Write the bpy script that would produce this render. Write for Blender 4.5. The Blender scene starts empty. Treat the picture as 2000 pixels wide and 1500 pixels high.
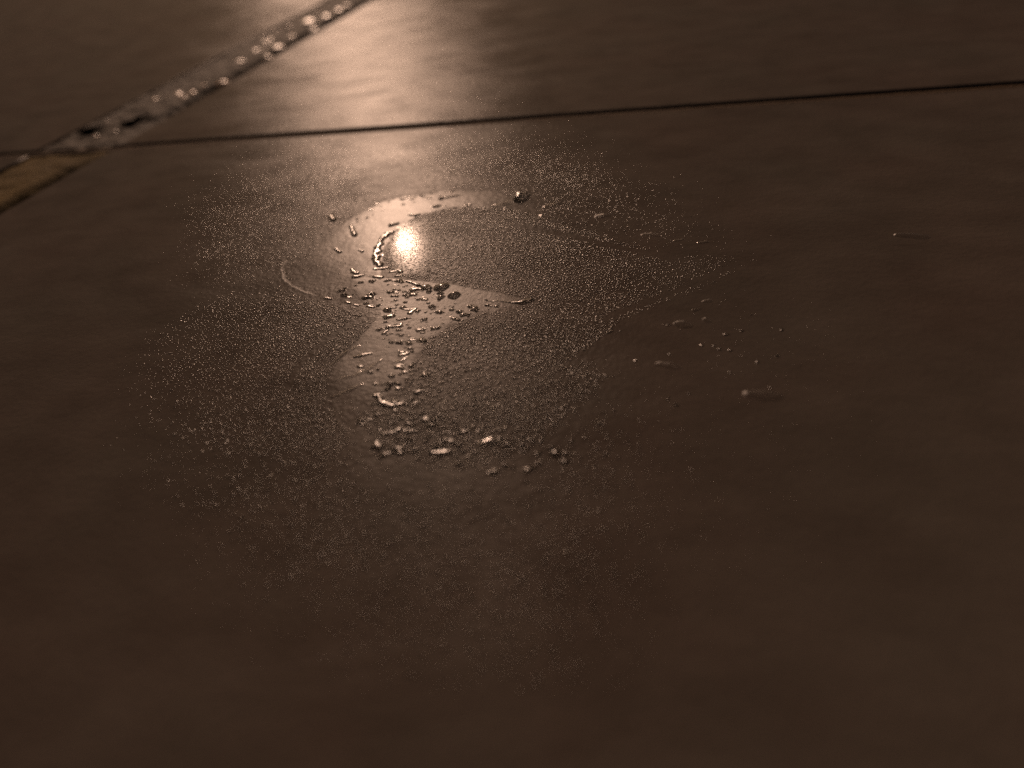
import bpy, math, random
import numpy as np
rng = np.random.default_rng(11); random.seed(5)
S = bpy.context.scene
COL = S.collection

# ------------------------------------------------------------------ camera
F, H = 1500.0, 0.070
PITCH, ROLL = math.radians(38), math.radians(9)
_right = np.array([1., 0, 0]); _fwd = np.array([0, math.cos(PITCH), -math.sin(PITCH)])
_down = np.cross(_fwd, _right)
CR = math.cos(ROLL)*_right + math.sin(ROLL)*_down
CD = math.cos(ROLL)*_down - math.sin(ROLL)*_right
EYE = np.array([0, 0, H])

def G(px, py):
    """point of the floor seen at this place of the photograph (metres)"""
    d = (px-1000)*CR + (py-750)*CD + F*_fwd
    return d[:2]*H/-d[2]
def GN(px, py):
    px = np.asarray(px, float); py = np.asarray(py, float)
    d = (px-1000)[..., None]*CR + (py-750)[..., None]*CD + F*_fwd
    return d[..., :2]*(H/-d[..., 2:3])
def PN(xy):
    v = np.concatenate([xy, np.full(xy.shape[:-1]+(1,), -H)], -1)
    z = v@_fwd
    return 1000+F*(v@CR)/z, 750+F*(v@CD)/z, z
def mpp(px, py):
    """metres on the floor per photograph pixel, across the view"""
    g = G(px, py); return float(np.dot(np.append(g, -H), _fwd))/F

cam = bpy.data.objects.new('camera', bpy.data.cameras.new('camera')); COL.objects.link(cam)
from mathutils import Matrix, Vector
up = -CD
M = Matrix(((CR[0], up[0], -_fwd[0], 0), (CR[1], up[1], -_fwd[1], 0), (CR[2], up[2], -_fwd[2], H), (0, 0, 0, 1)))
cam.matrix_world = M
cd = cam.data; cd.sensor_width = 36; cd.lens = 36*F/2000; cd.clip_start = 0.005; cd.clip_end = 500
g = G(900, 575); cd.dof.use_dof = True; cd.dof.focus_distance = float(np.dot(np.append(g, -H), _fwd))
cd.dof.aperture_fstop = cd.lens/2.8; cd.dof.aperture_blades = 0
S.camera = cam

# ------------------------------------------------------------------ materials
def mat(name):
    m = bpy.data.materials.new(name); m.use_nodes = True
    nt = m.node_tree; nt.nodes.clear()
    out = nt.nodes.new('ShaderNodeOutputMaterial')
    def N(t, **k):
        n = nt.nodes.new('ShaderNode'+t)
        for a, v in k.items():
            if hasattr(n, a) and a not in n.inputs: setattr(n, a, v)
        return n
    return m, nt, out, N
def setv(n, **k):
    for a, v in k.items():
        n.inputs[a.replace('_', ' ')].default_value = v
def ramp(nt, stops):
    r = nt.nodes.new('ShaderNodeValToRGB'); e = r.color_ramp.elements
    while len(e) < len(stops): e.new(.5)
    for el, (p, c) in zip(e, stops): el.position = p; el.color = (*c, 1) if len(c) == 3 else c
    return r

def schlick(N, L, f0, f90):
    geo = N('NewGeometry'); dt = N('VectorMath', operation='DOT_PRODUCT')
    L(geo.outputs['Incoming'], dt.inputs[0]); L(geo.outputs['Normal'], dt.inputs[1])
    ab = N('Math', operation='ABSOLUTE'); L(dt.outputs['Value'], ab.inputs[0])
    om = N('Math', operation='SUBTRACT'); om.inputs[0].default_value = 1; L(ab.outputs[0], om.inputs[1])
    pw = N('Math', operation='POWER'); L(om.outputs[0], pw.inputs[0]); pw.inputs[1].default_value = 5
    fr = N('Math', operation='MULTIPLY_ADD'); L(pw.outputs[0], fr.inputs[0]); fr.inputs[1].default_value = f90-f0; fr.inputs[2].default_value = f0
    return fr

def tile_material(name, seed, dark=1.0):
    m, nt, out, N = mat(name); L = nt.links.new
    tc = N('TexCoord'); 
    mp = N('Mapping'); mp.inputs['Scale'].default_value = (22, 40, 40); mp.inputs['Location'].default_value = (seed, seed*1.7, 0)
    L(tc.outputs['Object'], mp.inputs['Vector'])
    n1 = N('TexNoise'); setv(n1, Scale=1.0, Detail=8.0, Roughness=.68, Distortion=1.1); L(mp.outputs[0], n1.inputs['Vector'])
    mp2 = N('Mapping'); mp2.inputs['Scale'].default_value = (75, 130, 60); mp2.inputs['Location'].default_value = (seed*3, 0, 0)
    L(tc.outputs['Object'], mp2.inputs['Vector'])
    n2 = N('TexNoise'); setv(n2, Scale=1.0, Detail=4.0, Roughness=.6); L(mp2.outputs[0], n2.inputs['Vector'])
    n3 = N('TexNoise'); setv(n3, Scale=30.0, Detail=3.0); L(tc.outputs['Object'], n3.inputs['Vector'])
    d = dark
    r1 = ramp(nt, [(.30, (.090*d, .073*d, .061*d)), (.47, (.115*d, .096*d, .081*d)), (.60, (.127*d, .108*d, .091*d)), (.75, (.148*d, .128*d, .110*d))])
    L(n1.outputs['Fac'], r1.inputs['Fac'])
    r3 = ramp(nt, [(.35, (.128*d, .099*d, .084*d)), (.65, (.114*d, .102*d, .087*d))])
    L(n3.outputs['Fac'], r3.inputs['Fac'])
    mx = N('Mix', data_type='RGBA'); mx.inputs['Factor'].default_value = .42
    L(r1.outputs[0], mx.inputs[6]); L(r3.outputs[0], mx.inputs[7])
    r2 = ramp(nt, [(.3, (.86, .86, .86)), (.7, (1.1, 1.1, 1.1))]); L(n2.outputs['Fac'], r2.inputs['Fac'])
    mu = N('Mix', data_type='RGBA', blend_type='MULTIPLY'); mu.inputs['Factor'].default_value = 1
    L(mx.outputs[2], mu.inputs[6]); L(r2.outputs[0], mu.inputs[7])
    b = N('BsdfDiffuse'); L(mu.outputs[2], b.inputs['Color']); b.inputs['Roughness'].default_value = .3
    gl = N('BsdfGlossy'); gl.distribution = 'BECKMANN'
    fr0 = schlick(N, L, .0056, .092); rg = ramp(nt, [(.30, (.68, .68, .68)), (.5, (1, 1, 1)), (.72, (1.2, 1.2, 1.2))]); L(n2.outputs['Fac'], rg.inputs['Fac'])
    fr = N('Math', operation='MULTIPLY'); L(fr0.outputs[0], fr.inputs[0]); L(rg.outputs[0], fr.inputs[1]); ms = N('MixShader'); L(fr.outputs[0], ms.inputs[0]); L(b.outputs[0], ms.inputs[1]); L(gl.outputs[0], ms.inputs[2])
    rr = N('MapRange'); rr.inputs['From Min'].default_value = .3; rr.inputs['From Max'].default_value = .7
    rr.inputs['To Min'].default_value = .28; rr.inputs['To Max'].default_value = .38
    L(n1.outputs['Fac'], rr.inputs['Value']); L(rr.outputs[0], gl.inputs['Roughness'])
    n4 = N('TexNoise'); setv(n4, Scale=900.0, Detail=4.0, Roughness=.6); L(tc.outputs['Object'], n4.inputs['Vector'])
    bp = N('Bump'); bp.inputs['Strength'].default_value = .30; bp.inputs['Distance'].default_value = .0003
    L(n4.outputs['Fac'], bp.inputs['Height'])
    bp2 = N('Bump'); bp2.inputs['Strength'].default_value = .04; bp2.inputs['Distance'].default_value = .0006
    L(n2.outputs['Fac'], bp2.inputs['Height']); L(bp.outputs[0], bp2.inputs['Normal'])
    L(bp2.outputs[0], b.inputs['Normal']); L(bp2.outputs[0], gl.inputs['Normal'])
    L(ms.outputs[0], out.inputs[0])
    return m

def water_material(name, rough, clear, tint=(1, 1, 1), refr_rough=.02, bump=None, f0=.02, f90=1., rough2=None):
    """water: Fresnel gloss over a body that partly refracts and partly lets light straight through"""
    m, nt, out, N = mat(name); L = nt.links.new
    fr = schlick(N, L, f0, f90)
    gl = N('BsdfGlossy'); gl.distribution = 'BECKMANN'; gl.inputs['Roughness'].default_value = rough
    tr = N('BsdfTransparent'); tr.inputs['Color'].default_value = (*tint, 1)
    body = tr
    if clear < 1:
        rf = N('BsdfRefraction'); rf.inputs['IOR'].default_value = 1.33; rf.inputs['Roughness'].default_value = refr_rough
        rf.inputs['Color'].default_value = (*tint, 1)
        mb = N('MixShader'); mb.inputs[0].default_value = clear
        L(rf.outputs[0], mb.inputs[1]); L(tr.outputs[0], mb.inputs[2]); body = mb
    ms = N('MixShader'); L(fr.outputs[0], ms.inputs[0]); L(body.outputs[0], ms.inputs[1]); L(gl.outputs[0], ms.inputs[2])
    if rough2:
        g2 = N('BsdfGlossy'); g2.distribution = 'BECKMANN'; g2.inputs['Roughness'].default_value = rough2
        mg = N('MixShader'); mg.inputs[0].default_value = .16; L(gl.outputs[0], mg.inputs[1]); L(g2.outputs[0], mg.inputs[2])
        nt.links.new(mg.outputs[0], ms.inputs[2])
    if bump:
        tc = N('TexCoord'); n = N('TexNoise'); setv(n, Scale=bump[0], Detail=3.0)
        L(tc.outputs['Object'], n.inputs['Vector'])
        bp = N('Bump'); bp.inputs['Strength'].default_value = bump[1]; bp.inputs['Distance'].default_value = bump[2]
        L(n.outputs['Fac'], bp.inputs['Height']); L(bp.outputs[0], gl.inputs['Normal'])
    L(ms.outputs[0], out.inputs[0])
    return m

def grout_material(name, c1, c2, rough=.55, scale=220, bump=.9, glow=0):
    m, nt, out, N = mat(name); L = nt.links.new
    tc = N('TexCoord'); n = N('TexNoise'); setv(n, Scale=float(scale), Detail=6.0, Roughness=.65)
    L(tc.outputs['Object'], n.inputs['Vector'])
    c1 = tuple(v*.46 for v in c1); c2 = tuple(v*.46 for v in c2)
    r = ramp(nt, [(.32, c1), (.68, c2)]); L(n.outputs['Fac'], r.inputs['Fac'])
    b = N('BsdfPrincipled'); L(r.outputs[0], b.inputs['Base Color']); b.inputs['Roughness'].default_value = rough; b.inputs['Specular IOR Level'].default_value = .3 if glow else .05
    n2 = N('TexNoise'); setv(n2, Scale=1400.0, Detail=4.0); L(tc.outputs['Object'], n2.inputs['Vector'])
    bp = N('Bump'); bp.inputs['Strength'].default_value = bump; bp.inputs['Distance'].default_value = .0005
    L(n2.outputs['Fac'], bp.inputs['Height']); L(bp.outputs[0], b.inputs['Normal'])
    if glow:
        b.inputs['Subsurface Weight'].default_value = glow; b.inputs['Subsurface Radius'].default_value = (1, .75, .55)
        b.inputs['Subsurface Scale'].default_value = .0012; b.inputs['Coat Weight'].default_value = .22; b.inputs['Coat Roughness'].default_value = .40
    L(b.outputs[0], out.inputs[0])
    return m

M_MIST = water_material('condensation_water', .23, .48)
M_DROP = water_material('drop_water', .24, .22)
M_RIDGE = water_material('ridge_water', .36, .8, f0=.004, f90=.15)
M_FILM = water_material('film_water', .27, 1.0, bump=(900, .14, .0002), f0=.0022, f90=.075)
M_BAND = water_material('band_water', .34, 1.0, bump=(900, .14, .0002), f0=.0034, f90=.115)
M_POOL = water_material('pool_water', .036, 1.0, bump=(1500, .05, .0001), f0=.004, f90=.13, rough2=.14)
M_THIN = water_material('thin_water', .16, .75)
M_SIDE = water_material('side_water', .42, .82, f0=.012, f90=.6)

# ------------------------------------------------------------------ helpers
def link(name, verts, faces, m, parent=None, smooth=True):
    me = bpy.data.meshes.new(name)
    verts = np.asarray(verts, np.float32)
    if isinstance(faces, np.ndarray):
        k = faces.shape[1]; nf = len(faces)
        me.vertices.add(len(verts)); me.vertices.foreach_set('co', verts.ravel())
        me.loops.add(nf*k); me.loops.foreach_set('vertex_index', faces.astype(np.int32).ravel())
        me.polygons.add(nf); me.polygons.foreach_set('loop_start', np.arange(0, nf*k, k, dtype=np.int32))
        me.polygons.foreach_set('loop_total', np.full(nf, k, np.int32))
        me.update(calc_edges=True); me.validate()
    else:
        me.from_pydata(verts.tolist(), [], faces)
    if smooth: me.polygons.foreach_set('use_smooth', np.ones(len(me.polygons), bool))
    me.materials.append(m)
    o = bpy.data.objects.new(name, me); COL.objects.link(o)
    if parent: o.parent = parent
    return o
def tag(o, label, cat, group=None):
    o['label'] = label; o['category'] = cat
    if group: o['group'] = group
    return o

def vnoise(x, y, seed=0):
    """smooth value noise, vectorised"""
    xi = np.floor(x).astype(np.int64); yi = np.floor(y).astype(np.int64); fx = x-xi; fy = y-yi
    fx = fx*fx*(3-2*fx); fy = fy*fy*(3-2*fy)
    def h(a, b):
        n = (a*374761393 + b*668265263 + seed*974711) & 0x7fffffff
        n = ((n ^ (n >> 13))*1274126177) & 0x7fffffff
        return ((n ^ (n >> 16)) & 0xffff)/65535.
    return (h(xi, yi)*(1-fx)+h(xi+1, yi)*fx)*(1-fy) + (h(xi, yi+1)*(1-fx)+h(xi+1, yi+1)*fx)*fy
def fbm(x, y, seed=0, o=4):
    s = 0; a = .5
    for k in range(o): s = s+a*vnoise(x*2**k, y*2**k, seed+k); a *= .5
    return s/(1-.5**o)

def sdist_poly(px, py, poly):
    """signed distance to polygon, positive inside"""
    P = np.asarray(poly, float); d2 = np.full(px.shape, 1e18); ins = np.zeros(px.shape, bool)
    for (ax, ay), (bx, by) in zip(P, np.roll(P, -1, 0)):
        ex, ey = bx-ax, by-ay; wx, wy = px-ax, py-ay
        t = np.clip((wx*ex+wy*ey)/(ex*ex+ey*ey+1e-9), 0, 1)
        d2 = np.minimum(d2, (wx-t*ex)**2+(wy-t*ey)**2)
        c = ((ay > py) != (by > py)); 
        with np.errstate(divide='ignore', invalid='ignore'):
            xx = ex*(py-ay)/(ey if ey != 0 else 1e-9)+ax
        ins ^= c & (px < xx)
    d = np.sqrt(d2); return np.where(ins, d, -d)
def sstep(a, b, x):
    t = np.clip((x-a)/(b-a), 0, 1); return t*t*(3-2*t)
def seg_dist(px, py, pts):
    d = np.full(px.shape, 1e9)
    for (ax, ay), (bx, by) in zip(pts[:-1], pts[1:]):
        ex, ey = bx-ax, by-ay
        t = np.clip(((px-ax)*ex+(py-ay)*ey)/(ex*ex+ey*ey+1e-12), 0, 1)
        d = np.minimum(d, np.hypot(px-ax-t*ex, py-ay-t*ey))
    return d

# ------------------------------------------------------------------ floor, tiles and joints
L1, L2 = G(54, 302), G(602, 15)        # left edge of the wide joint
R1, R2 = G(0, 408), G(665, 32)         # right edge
T1, T2 = G(60, 299), G(1700, 184)      # thin joint
def unit(v): return v/np.linalg.norm(v)
uL = unit((L2-L1)+(R2-R1)); uT = unit(T2-T1); nT = np.array([-uT[1], uT[0]])
Lp, Rp = G(330, 160), G(330, 228)      # where both edges pass
THIN = .0017                            # half width of the thin joint
def isect(p, u, q, v):
    A = np.array([u, -v]).T; t = np.linalg.solve(A, q-p); return p+u*t[0]
Tup, Tlo = T1+nT*THIN, T1-nT*THIN
angT = math.atan2(uT[1], uT[0])
def make_tile(name, corners, seed, label, dark=.67):
    """slab with rounded arris; corners counter-clockwise on the floor"""
    P = np.array(corners); c = P.mean(0)
    ca, sa = math.cos(-angT), math.sin(-angT)
    Q = (P-P[0])@np.array([[ca, sa], [-sa, ca]])
    n = len(Q)
    def inset(d):
        out = []
        for i in range(n):
            p0, p1, p2 = Q[i-1], Q[i], Q[(i+1) % n]
            e1, e2 = unit(p1-p0), unit(p2-p1)
            n1, n2 = np.array([-e1[1], e1[0]]), np.array([-e2[1], e2[0]])
            out.append(isect(p1+n1*d, e1, p1+n2*d, e2))
        return np.array(out)
    r = .0007; prof = [(0, -.009), (0, -r)]
    for k in range(1, 6):
        a = k/5*math.pi/2; prof.append((r*(1-math.cos(a)), -r+r*math.sin(a)))
    K = 60
    V = []; 
    for d, z in prof:
        q = inset(d)
        for i in range(n):
            for k in range(K):
                t = k/K; p = q[i]*(1-t)+q[(i+1) % n]*t
                V.append((p[0], p[1], z))
    m = n*K; Fc = []
    for j in range(len(prof)-1):
        for i in range(m): Fc.append((j*m+i, j*m+(i+1) % m, (j+1)*m+(i+1) % m, (j+1)*m+i))
    Fc.append(tuple((len(prof)-1)*m+i for i in range(m)))
    Fc.append(tuple(reversed(range(m))))
    o = link(name, V, Fc, tile_material(name, seed, dark), smooth=False)
    for p in list(o.data.polygons)[:-2]: p.use_smooth = True
    o.location = (P[0][0], P[0][1], 0); o.rotation_euler.z = angT
    return tag(o, label, 'floor tile', 'beige stone look floor tiles')
BIG = 1.6
a_lo = isect(Rp, uL, Tlo, uT); a_up = isect(Rp, uL, Tup, uT)
b_lo = isect(Lp, uL, Tlo, uT); b_up = isect(Lp, uL, Tup, uT)
make_tile('floor_tile', [a_lo, a_lo-uL*.5, a_lo-uL*.5+uT*.8, a_lo+uT*.8], 1.3, 'large brown tile in the foreground beaded with condensation and water drops')
make_tile('floor_tile', [a_up, a_up+uT*.8, a_up+uT*.8+uL*BIG, a_up+uL*BIG], 4.1, 'brown tile beyond the thin joint, with the broad glossy streak of light')
make_tile('floor_tile', [b_up+uL*BIG, b_up-uT*.9, b_up, ][0:0] or [b_up, b_up+uL*BIG, b_up+uL*BIG-uT*1.2, b_up-uT*1.2], 7.7, 'dry brown tile in the corner beyond the wide crumbly joint')
make_tile('floor_tile', [b_lo, b_lo-uT*.6, b_lo-uT*.6-uL*.5, b_lo-uL*.5], 9.2, 'brown tile of which only a sliver shows beside the ochre grout')

mortar = grout_material('mortar', (.10, .065, .035), (.16, .11, .07), .9, 90)
bed = link('floor', [(-30, -30, -.0085), (30, -30, -.0085), (30, 30, -.0085), (-30, 30, -.0085)], [(0, 1, 2, 3)], mortar, smooth=False)
bed['kind'] = 'structure'

def strip(name, p0, u, v, length, width, m, depth, amp, step=.0008, seed=0, crumb=260., pits=(), slope=0., fade=1):
    """lumpy grout filling between p0 and p0+v*width, running along u"""
    nu, nv = max(2, int(length/step)), max(3, int(width/step))
    A, B = np.meshgrid(np.linspace(0, length, nu), np.linspace(0, width, nv), indexing='ij')
    X = p0[0]+u[0]*A+v[0]*B; Y = p0[1]+u[1]*A+v[1]*B
    Z = depth - slope*sstep(.68, .96, B/width)*(sstep(0, .05, A) if fade > 0 else sstep(0, .02, length-A)) + amp*(fbm(X*crumb, Y*crumb, seed)-.5)*2 + amp*.5*(vnoise(X*crumb*4, Y*crumb*4, seed+9)-.5)
    for (px, py, r, dz) in pits:
        c = G(px, py); Z -= dz*np.exp(-((X-c[0])**2+(Y-c[1])**2)/(r*r))
    Z = np.minimum(Z, -.00012)
    V = np.stack([X, Y, Z], -1).reshape(-1, 3)
    i, j = np.meshgrid(np.arange(nu-1), np.arange(nv-1), indexing='ij'); a = (i*nv+j).ravel()
    Fq = np.stack([a, a+nv, a+nv+1, a+1], 1)
    # skirt down to the mortar bed
    ring = np.concatenate([np.arange(nu)*nv, (nu-1)*nv+np.arange(1, nv), np.arange(nu-2, -1, -1)*nv+nv-1, np.arange(nv-2, 0, -1)])
    base = len(V); lo = V[ring].copy(); lo[:, 2] = -.0084; V = np.concatenate([V, lo])
    k = np.arange(len(ring)); k2 = (k+1) % len(ring)
    Fq = np.concatenate([Fq, np.stack([ring[k2], ring[k], base+k, base+k2], 1)])
    Fq = Fq[:, ::-1] if np.cross(u, v) < 0 else Fq
    return link(name, V, Fq, m)
wide = b_up*0+isect(Lp, uL, Tup, uT); W = np.linalg.norm(a_up-b_up)-.0004
g1 = strip('grout_joint', b_up+uT*.0002, uL, uT, .9, W, grout_material('grey_grout', (.046, .036, .026), (.078, .063, .048), .7, 160), -.0004, .0008, seed=3, slope=.0040)
tag(g1, 'grey brown crumbly grout filling the wide joint beyond the crossing', 'grout')
g2 = strip('grout_joint', b_lo+uT*.0002-uL*.45, uL, uT, .45, W, grout_material('ochre_grout', (.095, .062, .012), (.19, .125, .030), .8, 60), -.0008, .0004, seed=5, slope=.0046, fade=-1)
tag(g2, 'ochre yellow grout filling the wide joint at the frame edge', 'grout')
g3 = strip('grout_joint', Tlo-uT*.6+nT*.0001, uT, nT, 1.4, 2*THIN-.0002, grout_material('dark_grout', (.07, .046, .026), (.10, .068, .042), .85, 120), -.0006, .00008, seed=7)
tag(g3, 'dark recessed grout in the thin straight joint between tiles', 'grout')

def lump(name, px, py, rpx, m, label, cat, seed, flat=.75, zoff=-.0010, stretch=(1, 1), group=None):
    import bmesh
    bm = bmesh.new(); bmesh.ops.create_icosphere(bm, subdivisions=4, radius=1)
    r = 1.2*rpx*mpp(px, py); c = G(px, py); rs = np.random.default_rng(seed); o3 = rs.uniform(0, 50, 3)
    from mathutils import noise
    for v in bm.verts:
        k = 1+.22*noise.noise(v.co*1.3+Vector(o3))+.14*noise.noise(v.co*3.4+Vector(o3))+.05*noise.noise(v.co*8+Vector(o3))
        v.co = Vector((v.co.x*k*stretch[0], v.co.y*k*stretch[1], v.co.z*k*flat))*r
    me = bpy.data.meshes.new(name); bm.to_mesh(me); bm.free(); me.materials.append(m)
    me.polygons.foreach_set('use_smooth', np.ones(len(me.polygons), bool))
    o = bpy.data.objects.new(name, me); COL.objects.link(o); o.location = (c[0], c[1], zoff); o.rotation_euler.z = rs.uniform(0, 6)
    return tag(o, label, cat, group)
m_or = grout_material('orange_crumb', (.50, .27, .12), (.65, .40, .22), .40, 300, .12, 1.0)
m_gy = grout_material('grey_crumb', (.45, .40, .36), (.66, .60, .55), .40, 300, .12, 1.0)
m_dk = grout_material('dark_chip', (.04, .03, .022), (.10, .078, .06), .6, 300)
gr = 'grout crumbs lying in the wide joint'
for i, (px, py, r, t) in enumerate([(432, 158, 11, 'largest orange crumb of the row in the wide joint'), (396, 165, 10, 'round orange crumb next below the largest orange one in the joint'),
        (374, 178, 9, 'third orange crumb of the row, low against the tile edge'), (346, 180, 9, 'pale orange crumb in the middle of the orange row'),
        (328, 184, 8, 'deep orange crumb near the lower end of the orange row'), (302, 190, 8, 'faint orange crumb ending the orange row')]):
    lump('grout_crumb', px, py, r, m_or, t, 'grout crumb', 40+i, group=gr, flat=.5, zoff=-.0012)
for i, (px, py, r, t) in enumerate([(466, 118, 11, 'grey crumb alone between the orange and the pale crumbs'), (497, 98, 11, 'pale crumb on the far side of the joint above the pair'),
        (521, 108, 9, 'pale crumb touching the near tile edge of the wide joint'), (541, 90, 11, 'pinkish pale crumb beside the edge in the middle of the joint'), (528, 76, 9, 'small dim crumb behind the pinkish pale one'),
        (566, 70, 10, 'grey crumb between the pinkish crumb and the brightest cluster'), (603, 42, 15, 'largest pale crumb near the top of the wide joint'),
        (612, 55, 9, 'small pale crumb tucked under the largest pale crumb'), (638, 32, 13, 'rounded pale crumb next above the largest pale crumb'),
        (662, 18, 11, 'bright crumb where the joint enters the light streak'), (676, 10, 10, 'topmost pale crumb of the wide joint')]):
    lump('grout_crumb', px, py, r, m_gy, t, 'grout crumb', 60+i, group=gr, flat=.5, zoff=-.0012)
rc = np.random.default_rng(77)
for i in range(26):
    t = rc.uniform(0, 1); e = rc.uniform(.15, .9); ax, ay = 150+480*t, 256-252*t
    lx, ly = ax, 303-.524*(ax-54); rx, ry = ax, 408-.565*ax
    if ly < 2: continue
    lump('grout_crumb', ax, ly+(ry-ly)*e*.8, rc.uniform(3, 6.5), m_gy if ax > 430 or ax < 290 else m_or, 'tiny crumb among the small loose bits scattered along the wide joint', 'grout crumb', 200+i, group='tiny loose bits in the wide joint', flat=.6)
lump('grout_crumb', 223, 254, 5, m_gy, 'single whitish crumb between the two black chips', 'grout crumb', 90, group=gr)
for i, (px, py, r, st, t) in enumerate([(178, 254, 19, (1.9, .55), 'black curled chip in the wide joint near the crossing'), (196, 247, 11, (1.2, .8), 'black stubby chip overlapping the curled one'),
        (250, 240, 15, (1.6, .8), 'black forked chip above the whitish crumb'), (277, 230, 14, (2.0, .5), 'thin black chip pointing along the joint')]):
    lump('dark_chip', px, py, r*.54, m_dk, t, 'debris', 100+i, flat=.42, zoff=.0004, stretch=st).rotation_euler.z = math.atan2(uL[1], uL[0])-.5

# ------------------------------------------------------------------ water: films, drops, condensation
def blob_mesh(paths, hk=.42, rough=.18, seed=0, res=11):
    """drop lying on the tile: paths = lists of (px, py, r_px); returns centre, verts, faces"""
    chains = []
    for pth in paths:
        q = []
        for (px, py, r) in pth: 
            gg = G(px, py); q.append((gg[0], gg[1], 1.36*r*mpp(px, py)))
        chains.append(np.array(q))
    allp = np.concatenate(chains); c = allp[:, :2].mean(0); rm = allp[:, 2].max(); rmin = max(allp[:, 2].min(), rm*.35)
    lo = (allp[:, :2]-allp[:, 2:3]).min(0)-rm*.5; hi = (allp[:, :2]+allp[:, 2:3]).max(0)+rm*.5
    st = rmin/res*1.6; st = max(st, max(hi-lo)/150)
    nx, ny = int((hi[0]-lo[0])/st)+2, int((hi[1]-lo[1])/st)+2
    X, Y = np.meshgrid(lo[0]+st*np.arange(nx), lo[1]+st*np.arange(ny), indexing='ij')
    ss = 1/(rm*1.1)
    wx = X+(fbm(X*ss, Y*ss, seed*7+1, 3)-.5)*rm*rough*4; wy = Y+(fbm(X*ss, Y*ss, seed*7+2, 3)-.5)*rm*rough*4
    acc = np.zeros(X.shape)
    for ch in chains:
        if len(ch) == 1: ch = np.concatenate([ch, ch+np.array([[1e-6, 0, 0]])])
        for a, b in zip(ch[:-1], ch[1:]):
            e = b[:2]-a[:2]; t = np.clip(((wx-a[0])*e[0]+(wy-a[1])*e[1])/(e@e+1e-14), 0, 1)
            r = a[2]+(b[2]-a[2])*t; d = np.hypot(wx-a[0]-t*e[0], wy-a[1]-t*e[1])
            acc = np.maximum(acc, np.clip(1-(d/(r*1.0))**2, -1, 1)*r) if not acc.any() else smax(acc, np.clip(1-(d/r)**2, -1, 1)*r, rm*.08)
    V, Fq = field_mesh(X, Y, acc, lambda h: hk*h)
    V[:, 0] -= c[0]; V[:, 1] -= c[1]
    return c, V, Fq
def smax(a, b, k):
    h = np.clip(.5+.5*(a-b)/k, 0, 1); return b*(1-h)+a*h+k*h*(1-h)*0.5
def field_mesh(X, Y, f, hf):
    """surface over the cells where f>0, edge vertices pulled onto f=0"""
    nx, ny = X.shape; ins = f > 0
    cell = ins[:-1, :-1] | ins[1:, :-1] | ins[1:, 1:] | ins[:-1, 1:]
    used = np.zeros(X.shape, bool)
    for dx in (0, 1):
        for dy in (0, 1): used[dx:nx-1+dx, dy:ny-1+dy] |= cell
    gx = np.gradient(f, X[1, 0]-X[0, 0], axis=0); gy = np.gradient(f, Y[0, 1]-Y[0, 0], axis=1)
    g2 = gx*gx+gy*gy+1e-12; st = X[1, 0]-X[0, 0]
    out = used & ~ins
    k = np.clip(-f/g2, -1e3, 1e3); mx_, my_ = k*gx, k*gy
    ln = np.hypot(mx_, my_)+1e-15; sc = np.minimum(1, 1.0*st/ln)
    PX = np.where(out, X+mx_*sc, X); PY = np.where(out, Y+my_*sc, Y)
    Z = np.where(ins, hf(np.maximum(f, 0)), 0.0)+3e-6
    idx = -np.ones(X.shape, np.int64); idx[used] = np.arange(used.sum())
    i, j = np.nonzero(cell)
    Fq = np.stack([idx[i, j], idx[i+1, j], idx[i+1, j+1], idx[i, j+1]], 1)
    return np.stack([PX[used], PY[used], Z[used]], 1), Fq
nb = [0]
def drop(paths, label, hk=.42, rough=.18, group=None, name='water_drop', m=None):
    if not isinstance(paths[0], list): paths = [paths]
    nb[0] += 1
    c, V, Fq = blob_mesh(paths, hk, rough, nb[0])
    o = link(name, V, Fq, m or M_DROP); o.location = (c[0], c[1], 0)
    return tag(o, label, 'water drop', group)

DW = 'single drops and trickles standing on the near tile'
drop([(862, 561, 12)], 'round dark drop with a bright glint, largest on the smooth wiped band', .40, .1, DW)
drop([(887, 577, 9.5)], 'round dark drop next below the largest one on the wiped band', .55, .08, DW)
drop([[(831, 561, 8), (838, 564, 6)], [(796, 549, 4), (812, 555, 4), (826, 558, 3)]], 'tadpole shaped drop with a bright tail beside the largest dark drop', .34, .15, DW)
drop([(766, 439, 7), (775, 437, 5)], 'small dark drop just above the dazzling reflection', .34, .15, DW)
drop([(766, 453, 5), (752, 461, 6), (745, 470, 5), (739, 484, 6), (735, 497, 6.5), (736, 510, 6), (742, 520, 5.5)], 'winding bright trickle of water left of the dazzling reflection', .42, .32, DW)
drop([(733, 526, 4), (747, 525, 4), (757, 522, 2)], 'dark drawn-out drop at the foot of the bright trickle', .34, .2, DW)
drop([[(687, 526, 4), (691, 532, 5), (697, 534, 4)], [(692, 541, 5), (708, 538, 3.5)]], 'branched drop with bright lobes left of the bright trickle', .34, .25, DW)
drop([(732, 541, 4.5), (746, 541, 4)], 'short bright drop below the foot of the bright trickle', .34, .2, DW)
drop([(764, 531, 2.5), (775, 528, 2.5), (784, 531, 4)], 'dumbbell shaped bright drop at the rim under the reflection', .34, .25, DW)
drop([(774, 540, 3.5), (786, 538, 2)], 'small tailed drop under the dumbbell shaped one', .34, .2, DW)
drop([[(1003, 592, 4), (1022, 590, 7), (1036, 587, 6)], [(965, 587, 1.6), (985, 589, 2), (1003, 592, 3)]], 'long slug of water closing the tip of the wiped band', .34, .15, DW)
drop([(948, 585, 2.2), (953, 588, 1.5), (965, 589, 1.5)], 'tiny crooked streak before the long slug of water', .5, .3, DW)
drop([[(1014, 390, 9), (1020, 386, 10)], [(1022, 382, 7), (1030, 380, 5)]], 'tall lumpy drop behind the dense mist of droplets', .75, .25, DW)
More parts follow.
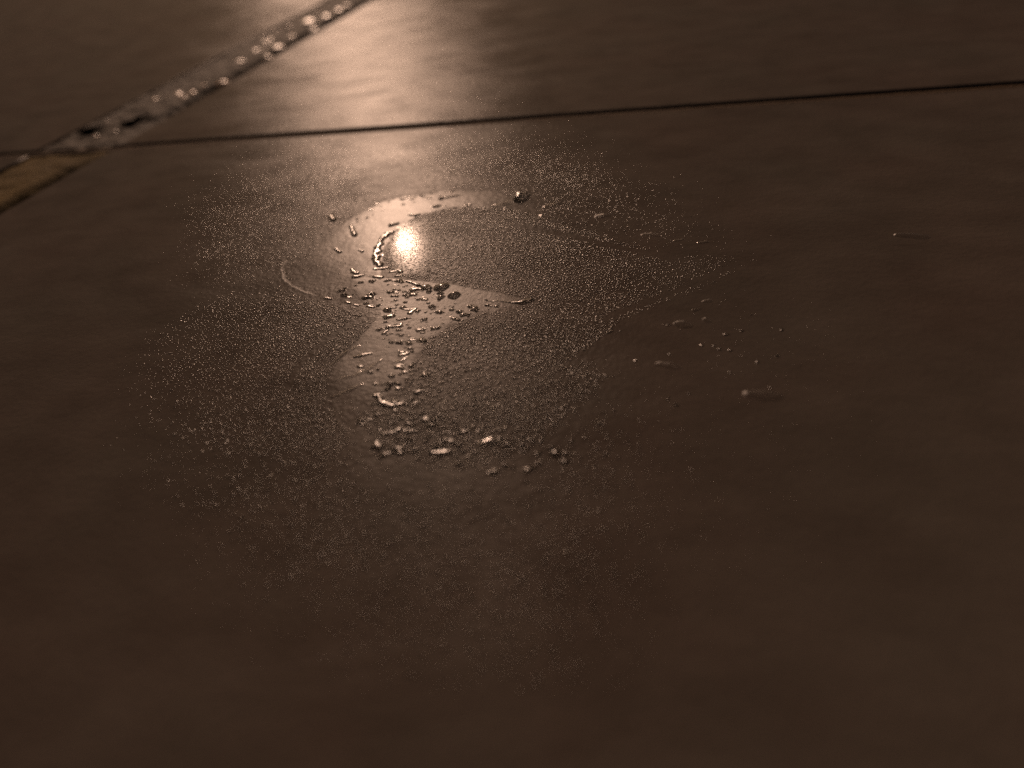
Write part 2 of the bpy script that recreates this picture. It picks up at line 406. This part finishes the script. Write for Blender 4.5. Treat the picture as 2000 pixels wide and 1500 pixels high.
drop([(1064, 405, 4), (1078, 401, 6), (1093, 396, 4)], 'slanting drawn-out drop right of the tall lumpy drop', .4, .15, DW, m=M_THIN)
drop([(1166, 423, 4), (1178, 421, 5.5), (1188, 420, 4)], 'flat bright drop on the smooth tile past the slanting drop', .45, .15, DW, m=M_SIDE)
drop([(1256, 458, 3), (1270, 458, 5.5), (1284, 460, 4)], 'low streaky drop above the tip of the droplet mist', .4, .2, DW, m=M_SIDE)
drop([(1318, 470, 3), (1332, 468, 3)], 'faint smear of water right of the low streaky drop', .3, .2, DW, m=M_THIN)
drop([(1364, 474, 2.5), (1380, 472, 4)], 'second faint smear of water, shorter and darker', .3, .2, DW, m=M_THIN)
drop([(1755, 459, 6), (1780, 460, 8), (1808, 463, 6)], 'long flat drop alone near the tile edge at far right', .35, .1, DW, m=M_SIDE)
drop([(1462, 770, 8), (1490, 772, 11), (1518, 775, 8)], 'broad flat drop, lowest on the smooth right of the tile', .35, .1, DW, m=M_SIDE)
drop([(1291, 711, 6), (1306, 713, 8), (1326, 718, 4)], 'comma shaped drop with a glint at its blunt end', .45, .15, DW, m=M_SIDE)
drop([(1325, 633, 7), (1336, 633, 8.5), (1347, 635, 5)], 'plump domed drop right of the droplet mist', .6, .1, DW, m=M_SIDE)
drop([(1379, 624, 5.5), (1386, 627, 3)], 'small domed drop beside the plump one', .55, .12, DW, m=M_SIDE)
drop([(1375, 589, 3), (1386, 587, 4.5)], 'small slanting drop beyond the plump domed one', .5, .12, DW, m=M_SIDE)
drop([(1355, 606, 4), (1367, 603, 2.5)], 'dim sliver of water between the small slanting drop and the plump one', .35, .15, DW, m=M_THIN)
drop([(1195, 646, 3), (1186, 651, 2)], 'bead sitting on the clear line through the mist', .40, .1, DW)
drop([(646, 422, 4), (651, 430, 5)], 'bright bead left of the glossy film', .6, .1, DW)
drop([(685, 440, 3), (689, 450, 4), (693, 460, 5)], 'upright bright streak ending in a bead left of the reflection', .6, .12, DW)
drop([(656, 487, 3.5), (664, 493, 3.5)], 'bright bead on the brownish wiped patch', .6, .12, DW)
drop([(703, 489, 3), (708, 492, 3)], 'smaller bead between the brownish patch and the trickle', .6, .12, DW)
drop([(852, 403, 6), (858, 402, 4)], 'ring-like dark drop on the glossy film behind the reflection', .40, .1, DW)
drop([[(862, 388, 5)], [(868, 387, 3), (892, 382, 3)]], 'drop with a long dark tail at the rim of the glossy film', .6, .1, DW)
drop([(798, 419, 2.5), (812, 421, 4), (822, 418, 2)], 'dark curved sliver at the near rim of the glossy film', .45, .25, DW)
drop([(968, 402, 4), (992, 397, 6)], 'dim smear at the near edge of the clear reddish patch', .4, .2, DW, m=M_THIN)
drop([[(786, 605, 2), (798, 605, 3), (812, 603, 3)], [(811, 604, 3), (800, 612, 5)]], 'v-shaped dark drop on the neck of the wiped band', .34, .2, DW)
drop([(750, 604, 2), (772, 601, 2.5)], 'thin dark sliver crossing the neck of the wiped band', .4, .3, DW)
drop([[(756, 636, 2.5), (768, 639, 4), (781, 638, 5)], [(782, 637, 4), (785, 631, 2.5)]], 'hooked transparent drop below the v-shaped one', .34, .2, DW)
drop([(776, 625, 3), (793, 623, 4)], 'narrow dark drop above the hooked one', .45, .25, DW)
drop([(749, 652, 4), (757, 646, 2.5)], 'teardrop left below the hooked drop', .34, .2, DW)
drop([(800, 665, 3), (812, 664, 3)], 'dark flat drop near the rim of the lower droplet field', .34, .2, DW)
drop([(694, 697, 4), (708, 694, 5), (722, 691, 4)], 'rounded streak of water with a bright head in the smeared patch', 0.25, .15, DW)
drop([(782, 694, 4.5), (796, 691, 4.5)], 'bright bar-shaped drop ending at two glints', 0.24, .15, DW)
drop([(702, 716, 4), (707, 717, 3)], 'bright bead inside the smeared patch', 0.30, .15, DW)
drop([(783, 729, 3), (790, 728, 4), (797, 726, 3)], 'knobbly bright drop below the bar-shaped drop', 0.30, .25, DW)
drop([[(737, 772, 5), (745, 788, 7), (765, 792, 6), (785, 790, 5)]], 'dark hooked ridge of water with two glints', 0.26, .15, DW)
drop([(748, 848, 4), (760, 847, 5), (773, 844, 5)], 'slanting bar of water below the hooked ridge', 0.26, .12, DW)
drop([(765, 878, 4), (774, 877, 6), (783, 877, 5)], 'pair of merged glinting beads below the slanting bar', 0.28, .12, DW)
drop([(811, 880, 5), (817, 881, 4)], 'dim bead in the row of beads below the slanting bar', 0.30, .12, DW)
drop([(845, 885, 6), (860, 886, 7), (876, 884, 6)], 'three-humped bright drop, brightest of the lowest row', 0.26, .2, DW)
drop([(967, 922, 7)], 'lone bright bead below the lowest row of beads', 0.28, .05, DW)
drop([(1104, 902, 6)], 'dim round bead right of the lone bright bead', 0.35, .05, DW)
drop([(994, 869, 6)], 'round bead upper right of the lone bright bead', 0.30, .05, DW)
drop([(940, 868, 8), (962, 860, 9), (985, 868, 7)], 'dark low arch of water above the lone bright bead', .3, .2, DW, m=M_THIN)
# wiped left arc and smear ridges
drop([(556, 512, 2.5), (549, 528, 3), (553, 546, 3), (568, 560, 3.5), (590, 570, 3.5), (612, 577, 3)], 'thin curved ridge of water bounding the wiped area', .3, .3, DW, m=M_RIDGE)
for (x, y, r, t) in [(640, 583, 5, 'first oval drop beyond the end of the curved ridge'), (680, 591, 4, 'second oval drop in line with the curved ridge'),
                     (696, 596, 4, 'third oval drop in line with the curved ridge'), (724, 599, 5, 'last oval drop in line with the curved ridge, at the neck')]:
    drop([(x-r, y-1, r*.6), (x+r, y+1, r*.6)], t, .34, .2, DW)
drop([(660, 742, 3), (690, 734, 5), (718, 722, 5), (744, 704, 3)], 'long dark diagonal ridge through the smeared patch', .3, .25, DW, m=M_THIN)
drop([(648, 712, 2.5), (672, 690, 4), (700, 676, 3)], 'upper dark diagonal ridge of the smeared patch', .3, .25, DW, m=M_THIN)
drop([(650, 775, 3), (680, 764, 4), (705, 752, 4)], 'lowest dark diagonal ridge of the smeared patch', .3, .25, DW, m=M_THIN)
drop([(772, 708, 4), (785, 704, 5), (796, 699, 3)], 'dark forked smear under the bar-shaped drop', .3, .25, DW, m=M_THIN)

# --- thin films of water left by the wipe
F1 = [(612, 505), (622, 482), (650, 458), (688, 425), (740, 396), (800, 382), (860, 375), (900, 372), (960, 374), (1005, 388), (1012, 400), (985, 408), (955, 410), (930, 402), (880, 404), (842, 413), (806, 424), (778, 440), (764, 462), (750, 482), (745, 512), (742, 540), (690, 548), (640, 535)]
F2 = [(690, 562), (742, 543), (800, 547), (880, 556), (960, 570), (1045, 588), (1002, 602), (932, 612), (880, 632), (842, 660), (818, 690), (800, 716), (790, 752), (760, 772), (700, 776), (655, 764), (645, 738), (662, 704), (694, 672), (722, 640), (744, 612), (726, 590), (700, 578)]
F3 = [(690, 545), (745, 540), (750, 556), (700, 566)]
F4 = [(752, 480), (770, 450), (795, 432), (840, 425), (860, 450), (858, 500), (830, 535), (790, 540), (755, 520)]
def film(polys, label, th=.00005, ripple=.4, res=.00033, seed=0, wob=5, m=None):
    P = np.concatenate([np.array(p, float) for p in polys]); gp = GN(P[:, 0], P[:, 1])
    lo, hi = gp.min(0)-.003, gp.max(0)+.003
    X, Y = np.meshgrid(np.arange(lo[0], hi[0], res), np.arange(lo[1], hi[1], res), indexing='ij')
    px, py, z = PN(np.stack([X, Y], -1))
    px = px+(fbm(X*450, Y*450, seed, 4)-.5)*wob*3; py = py+(fbm(X*450, Y*450, seed+5, 4)-.5)*wob*1.5
    f = np.full(X.shape, -1e9)
    for p in polys: f = np.maximum(f, sdist_poly(px, py, p))
    f = np.clip(f, -30, 60)
    mm_ = 1/8.; 
    # along-wipe ripples
    rp = fbm(X*500+Y*260, Y*160-X*90, seed+20, 3)
    c = lambda h: th*(1-np.exp(-h/5.))*(1+ripple*(rp-.5)*2*np.clip(h/14, 0, 1))
    V, Fq = field_mesh(X, Y, f*mpp(800, 560), lambda h: c(h/mpp(800, 560)))
    o = link('water_film', V, Fq, m or M_FILM)
    return tag(o, label, 'water film', 'thin films of water left by wiping')
film([F1], 'glossy arc of water film curving round behind the dazzling reflection', seed=1, ripple=.35)
film([F2, F3], 'smooth wiped band of water film forking towards the near drops', seed=2, ripple=.6, m=M_BAND, wob=3)
film([F4], 'small wet film under the dazzling spot of reflected light', th=.00002, seed=3, ripple=.1, m=M_POOL)

# --- condensation
ZA = [(772, 452), (800, 428), (850, 413), (930, 404), (1010, 410), (1060, 428), (1150, 450), (1310, 498), (1400, 498), (1480, 505), (1380, 562), (1250, 615), (1180, 662), (1130, 700), (1080, 720), (960, 716), (820, 700), (826, 668), (880, 634), (932, 613), (1005, 603), (1048, 588), (960, 569), (880, 555), (800, 546), (752, 530), (752, 488)]
ZC = [(742, 612), (720, 640), (690, 675), (655, 708), (642, 740), (640, 790), (690, 860), (600, 960), (430, 1000), (250, 900), (180, 760), (300, 640), (430, 570), (540, 540), (560, 566), (620, 588), (700, 606)]
ZU = [(380, 400), (500, 330), (640, 280), (860, 262), (1100, 290), (1330, 380), (1440, 470), (1310, 490), (1150, 445), (1060, 424), (1030, 385), (960, 370), (860, 370), (740, 390), (650, 450), (610, 490), (560, 520), (470, 560), (380, 520)]
ZD = [(800, 700), (1130, 700), (1200, 730), (1130, 800), (1010, 900), (860, 930), (740, 880), (690, 800), (740, 790), (790, 750)]
ZE = [(330, 900), (640, 800), (760, 900), (1000, 940), (1200, 800), (1500, 760), (1650, 800), (1500, 1100), (1250, 1280), (1000, 1330), (750, 1280), (500, 1150)]
ZR = [(1330, 640), (1480, 570), (1600, 600), (1700, 700), (1640, 790), (1420, 800)]
ZT = [(560, 265), (600, 150), (760, 90), (900, 140), (1000, 200), (1100, 300), (560, 300)]
LINES = [[(742, 608), (685, 632), (640, 662), (585, 712), (560, 760)], [(1010, 440), (1120, 462), (1220, 486), (1320, 505)],
         [(1260, 608), (1200, 645), (1110, 714)], [(1180, 622), (1330, 565), (1460, 508)]]
def density(px, py, z):
    s = lambda poly, soft: sstep(-soft, soft, sdist_poly(px, py, poly))
    a = s(ZA, 5)*(1-.55*sstep(1050, 1500, px))
    c = s(ZC, 8)*sstep(-10, 130, sdist_poly(px, py, [(150, 500), (700, 500), (1000, 700), (1000, 1200), (150, 1200)]))*(1-.93*sstep(.3, 1.1, np.hypot((px-690)/490, (py-700)/340)))
    u = .75*s(ZU, 75)*(1-.6*sstep(1000, 1400, px))
    u = u*(1-.55*sstep(120, 40, np.abs(px-770))*sstep(400, 360, py))
    d = .78*s(ZD, 18)
    e = .55*s(ZE, 170)*(1-.6*sstep(1050, 1400, px))
    r = .16*s(ZR, 75)
    up = .13*s(ZT, 40)
    band = .22*np.maximum(s(F2, 6), s(F3, 6))*(1-.8*sstep(660, 700, py))
    f1 = .22*s(F1, 5)*sstep(760, 690, px)
    D = np.maximum.reduce([a, c, u, d, e, r, up])
    D = D*(1-np.maximum(s(F1, 3), s(F2, 3)))
    D = np.maximum(np.maximum(D, band), f1)
    for ln in LINES: D = D*(1-.9*sstep(6, 3, seg_dist(px, py, ln)))
    return D
def scatter(sp, jit, xlo, xhi, ylo, yhi):
    xs = np.arange(xlo, xhi, sp); ys = np.arange(ylo, yhi, sp*.866)
    X, Y = np.meshgrid(xs, ys, indexing='ij'); X = X+(np.arange(len(ys)) % 2)*sp*.5
    X = X+rng.normal(0, jit*sp, X.shape); Y = Y+rng.normal(0, jit*sp, Y.shape)
    return np.stack([X.ravel(), Y.ravel()], 1)
B = GN(np.array([100., 1750, 300, 1500, 600]), np.array([700., 600, 300, 1300, 1350]))
pts = scatter(.00055, .2, -.14, .075, .03, .33)
px, py, z = PN(pts)
ok = (px > 60) & (px < 1760) & (py > 60) & (np.abs((pts-T1)@nT) > THIN+.0012) & (py < 1360); pts, px, py, z = pts[ok], px[ok], py[ok], z[ok]
den = density(px, py, z)
patch = fbm(pts[:, 0]*160, pts[:, 1]*160, 31, 3); den = den*np.where(den < .7, (.85+.25*sstep(.3, .6, patch)), 1)
keep = rng.random(len(pts)) < den; pts, px, py, z, den = pts[keep], px[keep], py[keep], z[keep], den[keep]
n = len(pts)
rad = .00055*np.clip(rng.normal(.41, .08, n), .2, .58)
sparse = den < .5
rad[sparse] *= np.clip(rng.lognormal(-.16, .28, sparse.sum()), .45, 1.5)
rad *= (.46+.54*sstep(.02, .55, den))*(1-.25*sstep(1050, 1400, px))*(1-.34*sstep(180, 480, np.hypot(px-820, (py-560)*1.25)-np.clip(px-820, 0, 400)*.5))
rad *= 1+.42*sstep(740, 860, py)*sstep(1450, 1250, px)
big = (py > 640) & (px > 760) & (px < 1250) & (py < 900); rad[big] *= rng.uniform(1.0, 1.25, big.sum())
hgt = rng.uniform(.27, .50, n)
SEG, RIN = 9, 3
el = np.exp(rng.normal(0, .12, n)); ph = rng.uniform(0, math.pi, n)
ang = np.arange(SEG)*2*math.pi/SEG
ux, uy = np.cos(ang), np.sin(ang)
vs = []
for k in range(RIN):
    t = 1-k/RIN; zz = (1-t*t)
    lx, ly = ux*t, uy*t
    X = rad[:, None]*(lx*np.cos(ph)[:, None]*el[:, None]-ly*np.sin(ph)[:, None]); Y = rad[:, None]*(lx*np.sin(ph)[:, None]*el[:, None]+ly*np.cos(ph)[:, None])
    Z = np.broadcast_to((rad*hgt*zz)[:, None]+3e-6, X.shape)
    vs.append(np.stack([pts[:, 0:1]+X, pts[:, 1:2]+Y, Z], -1))
top = np.stack([pts[:, 0], pts[:, 1], rad*hgt+3e-6], -1)[:, None, :]
V = np.concatenate(vs+[top], 1); per = V.shape[1]
i = np.arange(SEG); i2 = (i+1) % SEG; fq = []
tri = []
for k in range(RIN-1):
    a, b, c_, d_ = k*SEG+i, k*SEG+i2, (k+1)*SEG+i2, (k+1)*SEG+i
    tri += [np.stack([a, b, c_], 1), np.stack([a, c_, d_], 1)]
tri.append(np.stack([(RIN-1)*SEG+i, (RIN-1)*SEG+i2, np.full(SEG, RIN*SEG)], 1))
tri = np.concatenate(tri)
FT = (tri[None]+(np.arange(n)*per)[:, None, None]).reshape(-1, 3)
mist = link('condensation', V.reshape(-1, 3), FT, M_MIST); mist['kind'] = 'stuff'
mist['label'] = 'fine mist of condensation droplets covering the near tile'; mist['category'] = 'condensation'
print('droplets', n)

# --- middle sized droplets, one object each
protos = []
for k in range(7):
    c, V, Fq = blob_mesh([[(800, 560, 10), (800+random.uniform(0, 9), 560+random.uniform(-2, 2), random.uniform(4, 9))]], random.uniform(.42, .6), .16+.05*(k % 3), 200+k)
    V = V/(10*mpp(800, 560))
    me_o = link('water_droplet', V, Fq, M_DROP); protos.append(me_o.data); bpy.data.objects.remove(me_o)
GR = {'band': ('small clear droplet scattered among many on the smooth wiped band of water', 'small droplets on the wiped band'),
      'low': ('small glinting droplet among the loose field below the wiped band', 'small droplets below the wiped band'),
      'rim': ('small bright droplet along the far rim of the glossy arc of film', 'small droplets along the rim of the film'),
      'right': ('small lone droplet on the nearly clear right side of the near tile', 'lone droplets on the right of the tile')}
def mids(key, poly, count, rlo, rhi, bias=2.2):
    P = np.array(poly); got = 0; placed = []
    while got < count:
        x = random.uniform(P[:, 0].min(), P[:, 0].max()); y = random.uniform(P[:, 1].min(), P[:, 1].max())
        if sdist_poly(np.array([x]), np.array([y]), poly)[0] < 0: continue
        if any(math.hypot(x-a, (y-b)*2) < 7 for a, b in placed): continue
        placed.append((x, y)); got += 1
        r = (rlo+(rhi-rlo)*random.random()**bias)*mpp(x, y); gg = G(x, y)
        o = bpy.data.objects.new('water_droplet', random.choice(protos)); COL.objects.link(o)
        o.location = (gg[0], gg[1], 0); o.rotation_euler.z = random.uniform(-.7, .4)
        o.scale = (r*random.uniform(.9, 1.5), r*random.uniform(.85, 1.4), r*random.uniform(.5, .85))
        tag(o, GR[key][0], 'water droplet', GR[key][1])
mids('band', [(670, 552), (742, 543), (800, 547), (830, 556), (900, 590), (1000, 600), (932, 612), (880, 632), (842, 660), (818, 690), (770, 690), (730, 660), (744, 612), (700, 590), (660, 580)], 130, 2.0, 7)
mids('low', [(720, 700), (800, 700), (830, 720), (840, 790), (1000, 850), (1150, 860), (1000, 960), (860, 900), (740, 890), (700, 830), (730, 790)], 95, 3.2, 7)
mids('rim', [(690, 430), (740, 396), (800, 384), (850, 376), (900, 372), (905, 384), (820, 394), (760, 410), (700, 440)], 26, 2, 3.6)
mids('rim', [(860, 402), (940, 398), (1000, 408), (1100, 425), (1100, 435), (1000, 418), (930, 410), (860, 412)], 22, 2, 3.6)
mids('right', [(1120, 640), (1300, 600), (1500, 600), (1560, 700), (1500, 800), (1200, 800)], 22, 1.8, 3)

# ------------------------------------------------------------------ light
d = (790-1000)*CR + (470-750)*CD + F*_fwd; d /= np.linalg.norm(d)
sdir = Vector((d[0], d[1], -d[2]))                     # towards the sun
sun = bpy.data.objects.new('sun', bpy.data.lights.new('sun', 'SUN')); COL.objects.link(sun)
sun.rotation_euler = sdir.to_track_quat('Z', 'Y').to_euler(); sun.location = sdir*3
sun.data.energy = 4.5; sun.data.angle = math.radians(1.0); sun.data.color = (1.0, .645, .455)
elev = math.asin(sdir.z); az = math.atan2(sdir.x, sdir.y)
w = bpy.data.worlds.new('World'); S.world = w; w.use_nodes = True
nt = w.node_tree; bg = nt.nodes['Background']
sky = nt.nodes.new('ShaderNodeTexSky'); sky.sky_type = 'NISHITA'; sky.sun_disc = False
sky.sun_elevation = elev; sky.sun_rotation = az; sky.dust_density = 6; sky.air_density = .6; sky.ozone_density = 0
hs = nt.nodes.new('ShaderNodeMix'); hs.data_type = 'RGBA'; hs.blend_type = 'MULTIPLY'; hs.inputs['Factor'].default_value = 1
hs.inputs[7].default_value = (.8, .59, .45, 1)
nt.links.new(sky.outputs[0], hs.inputs[6]); nt.links.new(hs.outputs[2], bg.inputs[0]); bg.inputs[1].default_value = .05

S.view_settings.view_transform = 'Standard'; S.view_settings.look = 'None'
S.view_settings.exposure = -.6; S.view_settings.gamma = 1
c = S.cycles
c.max_bounces = 8; c.transparent_max_bounces = 12; c.transmission_bounces = 6; c.glossy_bounces = 4
c.caustics_reflective = False; c.caustics_refractive = False; c.sample_clamp_indirect = 4; c.sample_clamp_direct = 25
c.use_denoising = False
